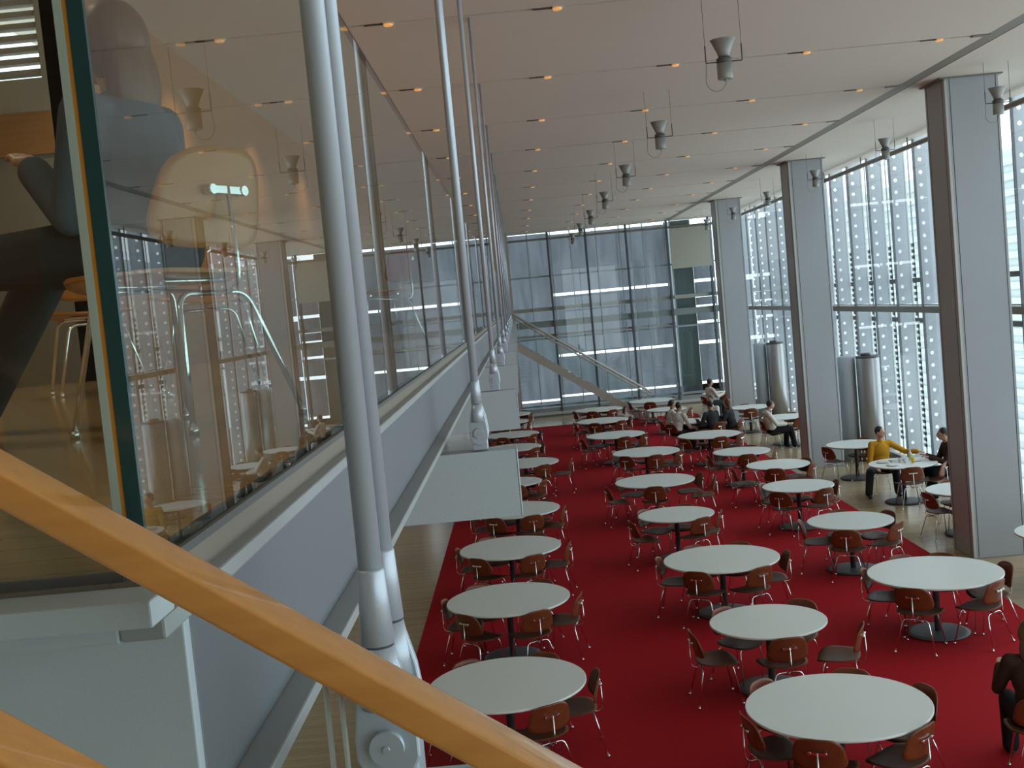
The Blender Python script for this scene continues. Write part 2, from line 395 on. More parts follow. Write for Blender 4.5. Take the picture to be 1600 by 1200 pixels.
tag(obj('roller_shade', bm, M['shade']), 'beige roller shade hung at the top right of the far window wall', 'blind').location = (0, YF, 0)
bm = newbm(); box(bm, 6.12, 6.9, .5, 1.2, -.3, 7.0)
tag(obj('outer_pillar', bm, M['pillar']), 'dark green-grey pillar standing outside the far window wall', 'pillar', kind='structure').location = (0, YF, 0)

# back window wall behind the camera
bm = newbm(); box(bm, XL - .2, 3.9, YB - .2, YB, 0, CEIL)
tag(obj('wall_back', bm, M['wallpale']), 'plain wall at the near end of the hall behind the camera', 'wall', kind='structure')
bw = empty('window_2', 'window wall at the near end of the hall', 'window', (0, YB, 0), kind='structure')
bm = newbm(); box(bm, 3.9, XR, -.01, .01, 0, CEIL); obj('pane', bm, M['winglass'], bw)
bm = newbm()
for k in range(4): box(bm, 3.9 + k * 1.5, 3.97 + k * 1.5, -.05, .05, 0, CEIL)
for z in (0.02, 3.45, 4.6, 6.9): box(bm, 3.9, XR, -.045, .045, z, z + .1)
obj('mullion', bm, M['mullion'], bw)

# ------------------------------------------------------------------ steel drums beside columns
for y, nm in ((25.45, 'middle'), (34.6, 'farthest')):
    d = empty('air_cylinder', 'waist-thick brushed steel cylinder rising beside the %s column' % nm, 'air outlet', (7.78, y, 0))
    bm = newbm(); lathe(bm, [(.26, 0), (.26, 2.38), (.25, 2.40)], 36, (.16, 0, 0)); obj('cylinder_body', bm, M['cyl'], d)
    bm = newbm(); lathe(bm, [(.265, 2.40), (.265, 2.44)], 36, (.16, 0, 0)); lathe(bm, [(.11, 2.44), (.11, 2.5)], 20, (.12, 0, 0)); obj('top_ring', bm, M['lampdark'], d)
    bm = newbm(); lathe(bm, [(.2, 0), (.2, 2.42), (.16, 2.45)], 24, (-.26, .25, 0)); obj('side_pipe', bm, M['column'], d)

# ------------------------------------------------------------------ mezzanine structure
GX = -0.35
ME = 37.3
bm = newbm(); box(bm, XL, GX - .022, 1.021, ME, MEZ - .008, MEZ)
tag(obj('mezzanine_floor', bm, M['mezfloor']), 'glossy brown wood floor of the mezzanine behind the glass', 'floor', kind='structure')
bm = newbm(); box(bm, XL, -.42, 1.3, ME, 3.86, 3.95)
tag(obj('mezzanine_soffit', bm, M['ceiling']), 'underside of the mezzanine', 'ceiling', kind='structure')
# side channel beam
bm = newbm()
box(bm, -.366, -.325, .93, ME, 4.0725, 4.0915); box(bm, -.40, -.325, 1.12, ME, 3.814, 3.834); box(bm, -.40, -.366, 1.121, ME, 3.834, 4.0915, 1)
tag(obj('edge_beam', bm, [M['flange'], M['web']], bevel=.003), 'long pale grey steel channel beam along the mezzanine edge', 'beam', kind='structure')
# ledge under the glass
bm = newbm(); box(bm, GX - .03, -.345, .961, ME, 4.0915, 4.118)
box(bm, XL, GX - .031, .961, 1.02, 4.0915, 4.118)
tag(obj('glass_shoe', bm, M['shoetan']), 'slim strip holding the bottom edge of the guard glass', 'trim', kind='structure')
bm = newbm(); box(bm, XL, -.325, .90, .96, 4.0915, 4.1145); box(bm, XL, -.366, .93, 1.02, 4.072, 4.0915); box(bm, XL, -.366, 1.10, 1.12, 3.60, 4.072); box(bm, XL, -.38, .99, 1.12, 3.58, 3.60)
tag(obj('end_beam', bm, M['steel'], bevel=.002), 'pale blue-grey steel beam across the near end of the mezzanine', 'beam', kind='structure')

# guard glass
TOPZ = 5.044
g = empty('guard_glass', 'long glass guard panel beside the mezzanine floor reflecting the hall', 'glass panel', (0, 0, 0))
bm = newbm(); box(bm, GX - .0135, GX, .980, ME, 4.119, TOPZ); obj('pane', bm, M['glass'], g)
bm = newbm(); box(bm, GX - .0145, GX + .001, .978, ME, TOPZ, TOPZ + .004); obj('top_edge', bm, M['edgereflect'], g)
bm = newbm(); box(bm, GX - .001, GX + .005, .98, ME, 4.118, 4.127); box(bm, GX - .026, GX - .019, .97, ME, 4.118, 4.127); obj('gasket', bm, M['lampdark'], g)
bm = newbm(); box(bm, GX - .0135, GX + .0005, .974, .980, 4.12, TOPZ); obj('polished_edge', bm, M['glassedge'], g)
g = empty('guard_glass', 'glass guard panel across the near end of the mezzanine, left of the green glass edge', 'glass panel', (0, 0, 0))
bm = newbm(); box(bm, XL, GX - .026, .974, .988, 4.119, TOPZ); obj('pane', bm, M['glass'], g)
bm = newbm(); box(bm, GX - .0255, GX - .018, .974, .988, 4.12, TOPZ); obj('polished_edge', bm, M['glassedge2'], g)
bm = newbm(); box(bm, GX - .018, GX - .0140, .975, .988, 4.12, TOPZ); obj('sealant', bm, M['amber'], g)
bm = newbm(); box(bm, XL, GX - .02, .966, .974, 4.118, 4.126); obj('gasket', bm, M['lampdark'], g)

# hangers + brackets
HX = -.19
HY = [1.27 + 3.05 * k for k in range(12)]
def hanger(y, label):
    h = empty('hanger_rods', label, 'hanger', (HX, y, 3.85), group='steel hangers holding the mezzanine')
    for s in (-1, 1):
        bm = newbm()
        tube(bm, [(0, s * .05, .19), (0, s * .05, 3.15)], .0135, 24); obj('rod', bm, M['rod'], h)
        bm = newbm()
        tube(bm, [(0, s * .05, .117), (0, s * .05, .200), (0, s * .05, .203)], [.0190, .0155, .0137], 28)
        tube(bm, [(0, s * .05, .045), (0, s * .05, .080), (0, s * .05, .114)], [.026, .0235, .0182], 28)
        obj('sleeve', bm, M['rod'], h)
        # clevis plate: cone flattening into a round-ended plate
        bm = newbm()
        prof = [(-.020, .10), (.020, .10), (.030, .06), (.036, .01), (.036, -.015), (.026, -.036), (.009, -.045), (-.009, -.045), (-.026, -.036), (-.036, -.015), (-.036, .01), (-.030, .06)]
        prism(bm, prof, lambda x, z: (x, s * .05 - .008, z), lambda x, z: (x, s * .05 + .008, z))
        cl = obj('clevis_plate', bm, M['rod'], h, bevel=.003)
        bm = newbm(); tube(bm, [(0, s * .05 - .018, 0), (0, s * .05 + .018, 0)], .0195, 28); tube(bm, [(0, s * .05 - .021, 0), (0, s * .05 + .021, 0)], .004, 10)
        obj('pin_disc', bm, M['rod'], cl)
    bm = newbm(); box(bm, -.03, .03, -.035, .035, -.068, .02); obj('lug_plate', bm, M['rod'], h, bevel=.003)
    reg(h); return h
h0 = hanger(HY[0], 'thick pale steel rod pair in the foreground, largest of the hangers')
for k, y in enumerate(HY[1:]):
    dup(h0, (HX, y, 3.85), 0, 'steel hanger rod pair, %s one behind the big foreground rods' % (['first'] + ORD[1:])[k])
b0 = None
for k, y in enumerate(HY):
    lab = 'pale grey steel bracket box under the %s rod hanger' % ORD[k]
    if b0 is None:
        b0 = empty('bracket', lab, 'bracket', (0, y, 0), group='steel brackets carrying the hangers')
        bm = newbm(); box(bm, -.62, -.05, -.05, -.042, 3.512, 3.777); box(bm, -.62, -.05, .042, .05, 3.512, 3.777); box(bm, -.056, -.048, -.05, .05, 3.512, 3.777)
        box(bm, -.62, -.05, -.042, .042, 3.769, 3.775); obj('bracket_box', bm, M['bracket'], b0, bevel=.002)
        reg(b0)
    else: dup(b0, (0, y, 0), 0, lab)

# tan pier at the far end of the mezzanine
bm = newbm(); box(bm, -.75, -.12, 40.9, 41.3, 0, CEIL)
tag(obj('end_pier', bm, M['tan']), 'narrow tan pier where the mezzanine meets the far window wall', 'pier', kind='structure')

# far stair
st = empty('staircase', 'straight grey stair descending to the right in front of the far window wall', 'staircase', (0, 0, 0))
sl = math.tan(math.radians(34.4))
def zst(x): return 3.02 - sl * (x + .054)
xe = (3.02 / sl) - .054
for yy, nm in ((38.0, 1), (39.3, 2)):
    bm = newbm(); prism(bm, [(-1.65, zst(-1.65)), (xe, zst(xe)), (xe - .42, 0.0), (-1.65, zst(-1.65) - .30)], lambda x, z: (x, yy, z), lambda x, z: (x, yy + .06, z))
    obj('stringer', bm, M['tan'], st)
bm = newbm()
for k in range(24):
    x = -1.6 + k * .25; z = zst(x) - .05
    if z > .05: box(bm, x, x + .27, 38.06, 39.3, z - .04 - .12, z - .12)
obj('tread', bm, M['floor'], st)
for yy, dz in ((38.0, .93), (39.3, .93)):
    r = newbm(); tube(r, [(-1.6, yy + .03, zst(-1.6) + dz), (xe, yy + .03, zst(xe) + dz)], .035, 10); tube(r, [(-1.6, yy + .03, zst(-1.6) + dz - .13), (xe, yy + .03, zst(xe) + dz - .13)], .02, 8)
    obj('handrail', r, M['tan'], st)
    for k in range(5):
        r = newbm(); x = -1.4 + k * 1.4; box(r, x, x + .03, yy + .01, yy + .05, zst(x) - .02, zst(x) + dz)
        obj('baluster', r, M['mullionlight'], st)
    r = newbm(); prism(r, [(-1.6, zst(-1.6) + .02), (xe - .1, zst(xe - .1) + .02), (xe - .1, zst(xe - .1) + .8), (-1.6, zst(-1.6) + .8)], lambda x, z: (x, yy + .02, z), lambda x, z: (x, yy + .03, z))
    obj('pane', r, M['stairglass'], st)

# near stair rail in the foreground
def handrail(name, label, x0, z0, x1, z1, y, w, h):
    t = empty(name, label, 'handrail', (0, 0, 0))
    bm = newbm()
    d = Vector((x1 - x0, 0, z1 - z0)).normalized(); up = Vector((-d.z, 0, d.x))
    if up.z < 0: up = -up
    prof = []
    R_ = .005
    for cx, cz, a0 in ((w / 2 - R_, h / 2 - R_, 0), (-w / 2 + R_ * .6, h / 2 - R_ * .6, 90), (-w / 2 + R_, -h / 2 + R_, 180), (w / 2 - R_, -h / 2 + R_, 270)):
        rr = R_ * .6 if a0 == 90 else R_
        for k in range(6):
            a = math.radians(a0 + 90 * k / 5); prof.append((cx + rr * math.cos(a), cz + rr * math.sin(a)))
    A = Vector((x0, y, z0)); B = Vector((x1, y, z1)); Yv = Vector((0, 1, 0))
    prism(bm, prof, lambda u, v: A + Yv * u + up * v, lambda u, v: B + Yv * u + up * v)
    o = obj('rail', bm, M['rail'], t)
    for p in o.data.polygons: p.use_smooth = len(p.vertices) == 4
    md = o.modifiers.new('es', 'EDGE_SPLIT'); md.split_angle = math.radians(40)
    return t
k85 = .85
s0 = -(.343 / .498)
hx0, hz0 = -.482 * k85, EYE + (4.241 - EYE) * k85
hx1, hz1 = .016 * k85, EYE + (3.898 - EYE) * k85
def railz(x): return hz0 + (hz1 - hz0) / (hx1 - hx0) * (x - hx0)
t = handrail('handrail', 'honey oak handrail sloping down across the foreground in front of the rods', -.9, railz(-.9) - .022, .35, railz(.35) - .022, k85, .052, .026)
k6 = .62 / .85
r2 = EYE + (4.036 - EYE) * k6
handrail('handrail', 'second oak handrail just showing in the bottom left corner', -.8, r2 - .018 + (-.8 + .437 * k6) * s0, -.1, r2 - .018 + (-.1 + .437 * k6) * s0, .62, .05, .026)
def stairpane(x0, x1, label):
    bm = newbm()
    prism(bm, [(x0, railz(x0) - .034), (x1, railz(x1) - .034), (x1, railz(x1) - .75), (x0, railz(x0) - .75)], lambda x, z: (x, k85 - .005, z), lambda x, z: (x, k85 + .005, z))
    g = empty('stair_glass', label, 'glass panel', (0, 0, 0))
    o = obj('pane', bm, M['stairglass'], g)
    bm = newbm()
    for xx in ((x1 - .0008, x1 + .0012) if x0 < -.5 else (x0 - .0012, x0 + .0008),):
        prism(bm, [(xx[0], railz(xx[0]) - .034), (xx[1], railz(xx[1]) - .034), (xx[1], railz(xx[1]) - .75), (xx[0], railz(xx[0]) - .75)], lambda x, z: (x, k85 - .006, z), lambda x, z: (x, k85 + .006, z))
    obj('polished_edge', bm, M['glassedge2'], g)
stairpane(-.9, -.1775, 'glass stair panel under the oak handrail, left of the panel joint')
stairpane(-.1655, .35, 'glass stair panel under the oak handrail, right of the panel joint')

# ------------------------------------------------------------------ tables
def make_table(R, label, loc, group):
    t = empty('round_table', label, 'table', loc, 0, group)
    bm = newbm(); lathe(bm, [(R - .006, .716), (R, .720), (R, .737), (R - .004, .740)], 72)
    for f in bm.faces: f.smooth = False if len(f.verts) > 8 else True
    obj('tabletop', bm, M['laminate'], t)
    bm = newbm(); lathe(bm, [(R - .05, .700), (R - .012, .7155)], 60); obj('underside', bm, M['edge'], t)
    bm = newbm(); lathe(bm, [(.038, .03), (.038, .69), (.16, .700)], 24); obj('pedestal', bm, M['pedestal'], t)
    bm = newbm(); lathe(bm, [(.36, .012), (.36, .020), (.30, .028), (.045, .036)], 44); obj('base', bm, M['pedestal'], t)
    reg(t); return t
RL, RS = .762, .614
TABLES = [  # x, y, R, row, chairs [(angle, pull)], detail
    (-.42, 10.35, RL, 'left', [(-122, 0), (-60, 0.02), (2, .06), (62, 0), (122, 0), (182, 0)]),
    (-.43, 13.40, RL, 'left', [(-128, 0), (-64, 0), (-8, .08), (58, .02), (124, 0), (176, .0)]),
    (-.42, 16.30, RL, 'left', [(-126, 0), (-66, 0), (-6, .08), (60, .02), (118, 0), (172, .0)]),
    (-.32, 19.30, RL, 'left', [(-120, 0), (-70, 0), (-14, .05), (50, .02), (110, 0), (180, .0)]),
    (-.42, 22.40, RS, 'left', [(-80, 0), (-20, .05), (60, .02), (130, 0), (200, .0)]),
    (-.12, 25.00, RL, 'left', [(-112, 0), (-60, 0), (-8, .25), (58, .02), (120, 0), (176, .0)]),
    (-.45, 27.90, RL, 'left', [(-110, 0), (-40, 0), (20, .05), (80, .02), (140, 0), (200, .0)]),
    (-.45, 30.80, RL, 'left', [(-110, 0), (-40, 0), (20, .05), (80, .02), (140, 0), (200, .0)]),
    (-.55, 34.20, RS, 'left', [(-90, 0), (-10, 0), (70, .05), (150, .02), (210, 0)]),
    (-.60, 36.60, RL, 'left', [(-90, 0), (-10, 0), (50, .05), (110, .02), (200, 0)]),
    (2.38, 9.08, RL, 'middle', [(-118, 0), (-52, 0), (10, .02), (66, 0), (128, .02), (188, 0)]),
    (2.36, 11.57, RS, 'middle', [(-86, .03), (-32, .32), (46, .10), (128, 0), (197, .22)]),
    (2.40, 14.47, RL, 'middle', [(-124, 0), (-62, 0), (-6, .06), (60, 0), (110, 0), (166, .04)]),
    (2.26, 17.66, RS, 'middle', [(-60, 0), (-10, .05), (70, 0), (140, 0), (-148, .22)]),
    (2.34, 21.04, RL, 'middle', [(-98, 0), (-158, .22), (-20, .35), (18, .16), (80, 0), (140, 0)]),
    (2.64, 25.03, RL, 'middle', [(-82, 0), (-36, .05), (-130, .02), (22, .05), (84, 0), (150, 0)]),
    (2.27, 28.64, RL, 'middle', [(-80, 0), (-32, .05), (-150, .24), (30, .02), (90, 0), (150, 0)]),
    (2.21, 32.26, RL, 'middle', [(-110, 0), (-50, 0), (-170, .05), (10, .05), (70, 0), (130, 0)]),
    (2.35, 35.60, RL, 'middle', [(-110, 0), (-60, 0), (-165, .05), (0, .05), (70, 0), (130, 0)]),
    (4.63, 12.88, RL, 'right', [(-128, 0.03), (-56, 0), (0, .06), (64, 0), (100, .0), (160, 0)]),
    (4.59, 16.05, RS, 'right', [(-112, .10), (-42, .08), (24, .06), (90, 0), (168, .06)]),
    (4.62, 19.18, RS, 'right', [(-128, .10), (-60, .02), (6, .04), (80, 0), (150, 0)]),
    (4.85, 21.63, RS, 'right', [(-108, 0), (-30, .05), (20, .02), (90, 0), (190, .28)]),
    (4.57, 23.78, RS, 'right', [(-90, 0), (-160, .16), (-20, .05), (60, 0), (130, 0)]),
    (4.43, 27.01, RL, 'right', [(-80, 0), (-34, .04), (-140, .12), (30, .04), (90, 0)]),
    (4.55, 30.15, RS, 'right', [(70, .05)]),
    (4.31, 33.80, RS, 'right', [(-80, 0), (-20, .1), (60, 0), (160, .05)]),
    (4.23, 36.95, RL, 'right', [(-100, 0), (-40, 0), (20, 0), (190, 0)]),
    (6.88, 14.30, RS, 'window', [(-100, 0), (60, 0)]),
    (6.93, 17.65, RS, 'window', [(-112, .04), (-166, .05), (-40, .05), (90, 0)]),
    (6.93, 20.55, RS, 'window', [(-96, .02), (-34, .10)]),
    (6.93, 23.42, RS, 'window', [(200, .10), (-70, .02), (60, 0)]),
    (6.85, 29.30, RS, 'window', [(-70, .05), (60, 0)]),
    (6.56, 32.40, RS, 'window', [(-100, .05), (-40, .0), (90, 0)]),
    (6.66, 37.60, RS, 'window', [(-80, 0), (80, 0)]),
]
ROWN = {'left': 'row beside the mezzanine', 'middle': 'middle carpet row', 'right': 'right carpet row', 'window': 'row by the windows'}
proto = {}
cnt = {}
tabinfo = []
for x, y, R, row, ch in TABLES:
    i = cnt.get(row, 0); cnt[row] = i + 1
    nm = '%s table from the camera, %s' % (ORD[i], ROWN[row]) if i else 'nearest table, %s' % ROWN[row]
    size = 'large' if R == RL else 'small'
    lab = '%s round white table, the %s' % (size, nm)
    z = .012 if (-1.6 < x < 5.9 and y < 38.5) else 0
    if R not in proto: proto[R] = make_table(R, lab, (x, y, z), 'round white tables')
    else: dup(proto[R], (x, y, z), 0, lab)
    tabinfo.append((x, y, R, nm, ch, z))

# ------------------------------------------------------------------ chairs
def shell(bm, w, d, n, fn, t, exp=3.2, taper=0.0):
    """rounded plate: grid of superellipse rings, fn(u,v)->(point), thickness t along normal approximated"""
    rings = []; K = 36
    for j in range(n + 1):
        s = j / n; ring = []
        for k in range(K):
            a = 2 * PI * k / K; c, s_ = math.cos(a), math.sin(a)
            rr = 1 / ((abs(c) ** exp + abs(s_) ** exp) ** (1 / exp))
            u, v = c * rr * s, s_ * rr * s
            ring.append((u * w / 2 * (1 - taper * v), v * d / 2))
        rings.append(ring)
    def layer(off):
        L = []
        for j, ring in enumerate(rings):
            if j == 0: L.append([bm.verts.new(fn(0, 0, off))]); continue
            L.append([bm.verts.new(fn(u, v, off)) for u, v in ring])
        return L
    a, b = layer(0), layer(t)
    for L in (a, b):
        for k in range(K): bm.faces.new((L[0][0], L[1][k], L[1][(k + 1) % K])).smooth = True
        for j in range(1, n):
            for k in range(K): bm.faces.new((L[j][k], L[j + 1][k], L[j + 1][(k + 1) % K], L[j][(k + 1) % K])).smooth = True
    for k in range(K): bm.faces.new((a[-1][k], a[-1][(k + 1) % K], b[-1][(k + 1) % K], b[-1][k]))
def make_chair(label, loc, rz, group, wood='walnut', seatm='walnutseat'):
    # faces +Y, origin on the floor under the seat centre
    c = empty('dining_chair', label, 'chair', loc, rz, group)
    bm = newbm()
    def seatf(u, v, off):
        z = .425 + 1.4 * (u * u) * .25 + .10 * max(0, -v - .06) - .9 * max(0, v - .12) ** 2 * 2
        return (u, v, z - off)
    shell(bm, .50, .43, 7, seatf, .011, 3.0, taper=-.10); obj('seat', bm, M[seatm], c)
    bm = newbm()
    def backf(u, v, off):
        y = -.235 + 1.15 * u * u - .22 * v - off; z = .632 + v
        return (u, y, z)
    shell(bm, .41, .27, 7, backf, .011, 3.6, taper=.14); obj('backrest', bm, M[wood], c)
    for sx in (-1, 1):
        for sy in (-1, 1):
            bm = newbm()
            if sy > 0: pts = smoothpath([(sx * .215, .20, .012), (sx * .15, .13, .405), (0, .12, .405)], 6, .05)
            else: pts = smoothpath([(sx * .225, -.265, .012), (sx * .135, -.175, .375), (0, -.165, .375)], 6, .05)
            tube(bm, pts, .0085, 10); tube(bm, [pts[0] - Vector((0, 0, .012)), pts[0] + Vector((0, 0, .01))], .013, 10)
            obj('leg', bm, M['chrome'], c)
    bm = newbm(); tube(bm, smoothpath([(0, .13, .405), (0, -.10, .385), (0, -.28, .36), (0, -.268, .66)], 7, .09), .0065, 10)
    for yy in (.09, -.11): tube(bm, [(-.12, yy, .415), (.12, yy, .415)], .007, 8)
    obj('frame', bm, M['chrome'], c)
    bm = newbm(); box(bm, -.075, .075, -.272, -.260, .640, .660)
    for sx in (-1, 1): tube(bm, [(sx * .062, -.276, .650), (sx * .062, -.236, .650)], .014, 12)
    obj('back_mount', bm, M['chrome'], c)
    reg(c); return c
def chair_pose(x, y, R, a, pull):
    A = math.radians(a); d = R - .20 + pull
    cx, cy = x + d * math.cos(A), y + d * math.sin(A)
    return cx, cy, A + PI / 2
def posword(a):
    a = a % 360
    return ['right', 'far right', 'far', 'far left', 'left', 'near left', 'near', 'near right'][int((a + 22.5) // 45) % 8]
chair0 = None; chairs_xy = []
for x, y, R, nm, ch, z in tabinfo:
    used = {}
    for a, pull in ch:
        cx, cy, rz = chair_pose(x, y, R, a, pull)
        rz += random.uniform(-.10, .10) + (0 if pull < .15 else random.uniform(-.3, .3))
        pw = posword(a)
        if pw in used:
            pw = pw + ' corner' if (pw + ' corner') not in used else pw + ' edge'
        used[pw] = 1
        lab = 'walnut chair, %s of the %s' % (pw + ' side', nm)
        on = .0125 if (-1.5 < cx < 5.75 and cy < 38.4) else 0.0
        grp = 'walnut chairs round the tables'
        if chair0 is None: chair0 = make_chair(lab, (cx, cy, on), rz, grp)
        else: dup(chair0, (cx, cy, on), rz, lab)
        chairs_xy.append((cx, cy))

# ------------------------------------------------------------------ pendants and downlights
def make_pendant(label, loc, group):
    p = empty('pendant_lamp', label, 'lamp', loc, 0, group)
    L = CEIL - loc[2]
    bm = newbm(); lathe(bm, [(.047, .055), (.062, .10), (.113, .215), (.118, .215), (.060, .085)][:4] + [(.108, .213), (.04, .08)], 28); obj('reflector', bm, M['lamp'], p)
    bm = newbm(); lathe(bm, [(.068, .0), (.070, .045), (.050, .06)], 28); obj('collar', bm, M['lampdark'], p)
    bm = newbm(); lathe(bm, [(.066, -.145), (.070, -.135), (.070, .0)], 28); lathe(bm, [(.012, -.165), (.012, -.145)], 12); obj('lamp_body', bm, M['lamp'], p)
    for s in (-1, 1):
        bm = newbm(); tube(bm, smoothpath([(s * .065, 0, .015), (s * .168, 0, .015), (s * .168, 0, .17)], 3, .01), .006, 8); obj('yoke_arm', bm, M['lampdark'], p)
        bm = newbm(); tube(bm, [(s * .168, 0, .16), (s * .168, 0, L)], .003, 6); obj('suspension_wire', bm, M['wire'], p)
    bm = newbm(); tube(bm, [(0.005, 0, -.16)] + [(-.085 + .10 * math.cos(t), 0, -.12 - .13 * math.sin(t) if True else 0) for t in [PI * k / 12 for k in range(1, 12)]] + [(-.172, 0, -.05), (-.168, 0, .02)], .003, 6)
    obj('cord', bm, M['wire'], p)
    reg(p); return p
p0 = make_pendant('grey spotlight pendant over the red carpet, nearest of the left pendant row', (2.12, 10.4, 6.375), 'pendant lamps over the carpet')
for k in range(-1, 7):
    if k == 0: continue
    y = 10.4 + 4.57 * k
    dup(p0, (2.12, y, 6.375), 0, 'grey spotlight pendant over the red carpet, %s' % ('hung above the frame before the first' if k < 0 else '%s of its row' % ORD[k]), 'pendant lamps over the carpet')
for k in range(0, 6):
    y = 15.2 + 4.57 * k
    dup(p0, (6.74, y, 6.44), 0, 'grey spotlight pendant near the windows, %s of the row in front of the columns' % ORD[k], 'pendant lamps by the windows')

def make_dl(label, loc):
    p = empty('downlight', label, 'ceiling light', loc, 0, 'recessed lights in the ceiling joints')
    bm = newbm(); box(bm, -.20, -.01, -.016, .016, -.008, .06); obj('dark_slot', bm, M['ceilgap'], p)
    bm = newbm(); box(bm, -.025, .07, -.04, .04, -.012, .05); obj('housing', bm, M['housing'], p, bevel=.004)
    bm = newbm(); lathe(bm, [(.040, -.026), (.046, -.012)], 20, (.02, -.01, 0)); obj('lens', bm, M['glow'], p)
    reg(p); return p
d0 = None
for r, y in enumerate(JY):
    if y < 1: continue
    for x in ((-2.5, -.95, .60, 2.12, 3.68, 5.25) if y > 6 else (-2.5,)):
        side = {-2.5: 'over the mezzanine wall', -.95: 'over the glass guard', .60: 'in the first file right of the rods', 2.12: 'in the second file right of the rods', 3.68: 'in the third file right of the rods', 5.25: 'beside the ceiling track'}[x]
        lab = 'small amber downlight %s, on the %s ceiling joint' % (side, ORD[max(0, r - 2)])
        if d0 is None: d0 = make_dl(lab, (x, y, CEIL))
        else: dup(d0, (x, y, CEIL), 0, lab)

for y in (1.15, 4.2, 7.25, 10.3, 13.35, 16.4):   # the light those mezzanine downlights throw
    l = bpy.data.lights.new('downlight_beam', 'SPOT'); l.energy = 95; l.color = (1.0, .80, .58); l.spot_size = 1.9; l.spot_blend = .8; l.shadow_soft_size = .05
    o = bpy.data.objects.new('downlight_beam', l); COL.objects.link(o); o.location = (-2.48, y, CEIL - .04)

# ------------------------------------------------------------------ mezzanine furniture
mz = [((-1.00, 3.20, MEZ), math.radians(62), 'honey plywood chair behind the guard glass carrying the seated person in dark clothes'),
      ((-1.42, 5.10, MEZ), math.radians(200), 'plywood chair with chrome legs behind the glass, second from the glass corner'),
      ((-.95, 7.6, MEZ), math.radians(120), 'plywood chair far behind the guard glass near its right end'),
      ((-2.35, 6.1, MEZ), math.radians(30), 'plywood chair behind the glass at the back of the mezzanine')]
ch1 = make_chair(mz[0][2], mz[0][0], mz[0][1], 'chairs on the mezzanine', 'orangewood', 'orangewood')
for l, r, t_ in mz[1:]: dup(ch1, l, r, t_)

# ------------------------------------------------------------------ people
def capsule(bm, p0, r0, p1, r1, seg=12):
    p0, p1 = Vector(p0), Vector(p1); d = (p1 - p0)
    if d.length < 1e-6: d = Vector((0, 0, .001))
    dn = d.normalized(); pts = []; rs = []
    for k in range(4):
        a = PI / 2 * (1 - k / 3.0); pts.append(p0 - dn * r0 * math.sin(a)); rs.append(max(.0008, r0 * math.cos(a)))
    for k in range(4):
        a = PI / 2 * (k / 3.0); pts.append(p1 + dn * r1 * math.sin(a)); rs.append(max(.0008, r1 * math.cos(a)))
    tube(bm, pts, rs, seg)
def ellip(bm, c, r, seg=16, rot=None):
    mtx = Matrix.Translation(c) @ (rot.to_matrix().to_4x4() if rot else Matrix()) @ Matrix.Diagonal((r[0], r[1], r[2], 1))
    bmesh.ops.create_uvsphere(bm, u_segments=seg, v_segments=12, radius=1, matrix=mtx)
def fuse(name, bm, m, parent, vox, sm=4):
    bmesh.ops.recalc_face_normals(bm, faces=bm.faces)
    me = bpy.data.meshes.new(name); bm.to_mesh(me); bm.free()
    o = bpy.data.objects.new(name, me); COL.objects.link(o)
    md = o.modifiers.new('r', 'REMESH'); md.mode = 'VOXEL'; md.voxel_size = vox
    ms = o.modifiers.new('s', 'SMOOTH'); ms.iterations = sm; ms.factor = .5
    dg = bpy.context.evaluated_depsgraph_get(); dg.update()
    me2 = bpy.data.meshes.new_from_object(o.evaluated_get(dg)); me2.name = name
    o.modifiers.clear(); o.data = me2; bpy.data.meshes.remove(me)
    for p in me2.polygons: p.use_smooth = True
    me2.materials.clear(); me2.materials.append(m); o.parent = parent
    return o
def V(*a): return Vector(a)
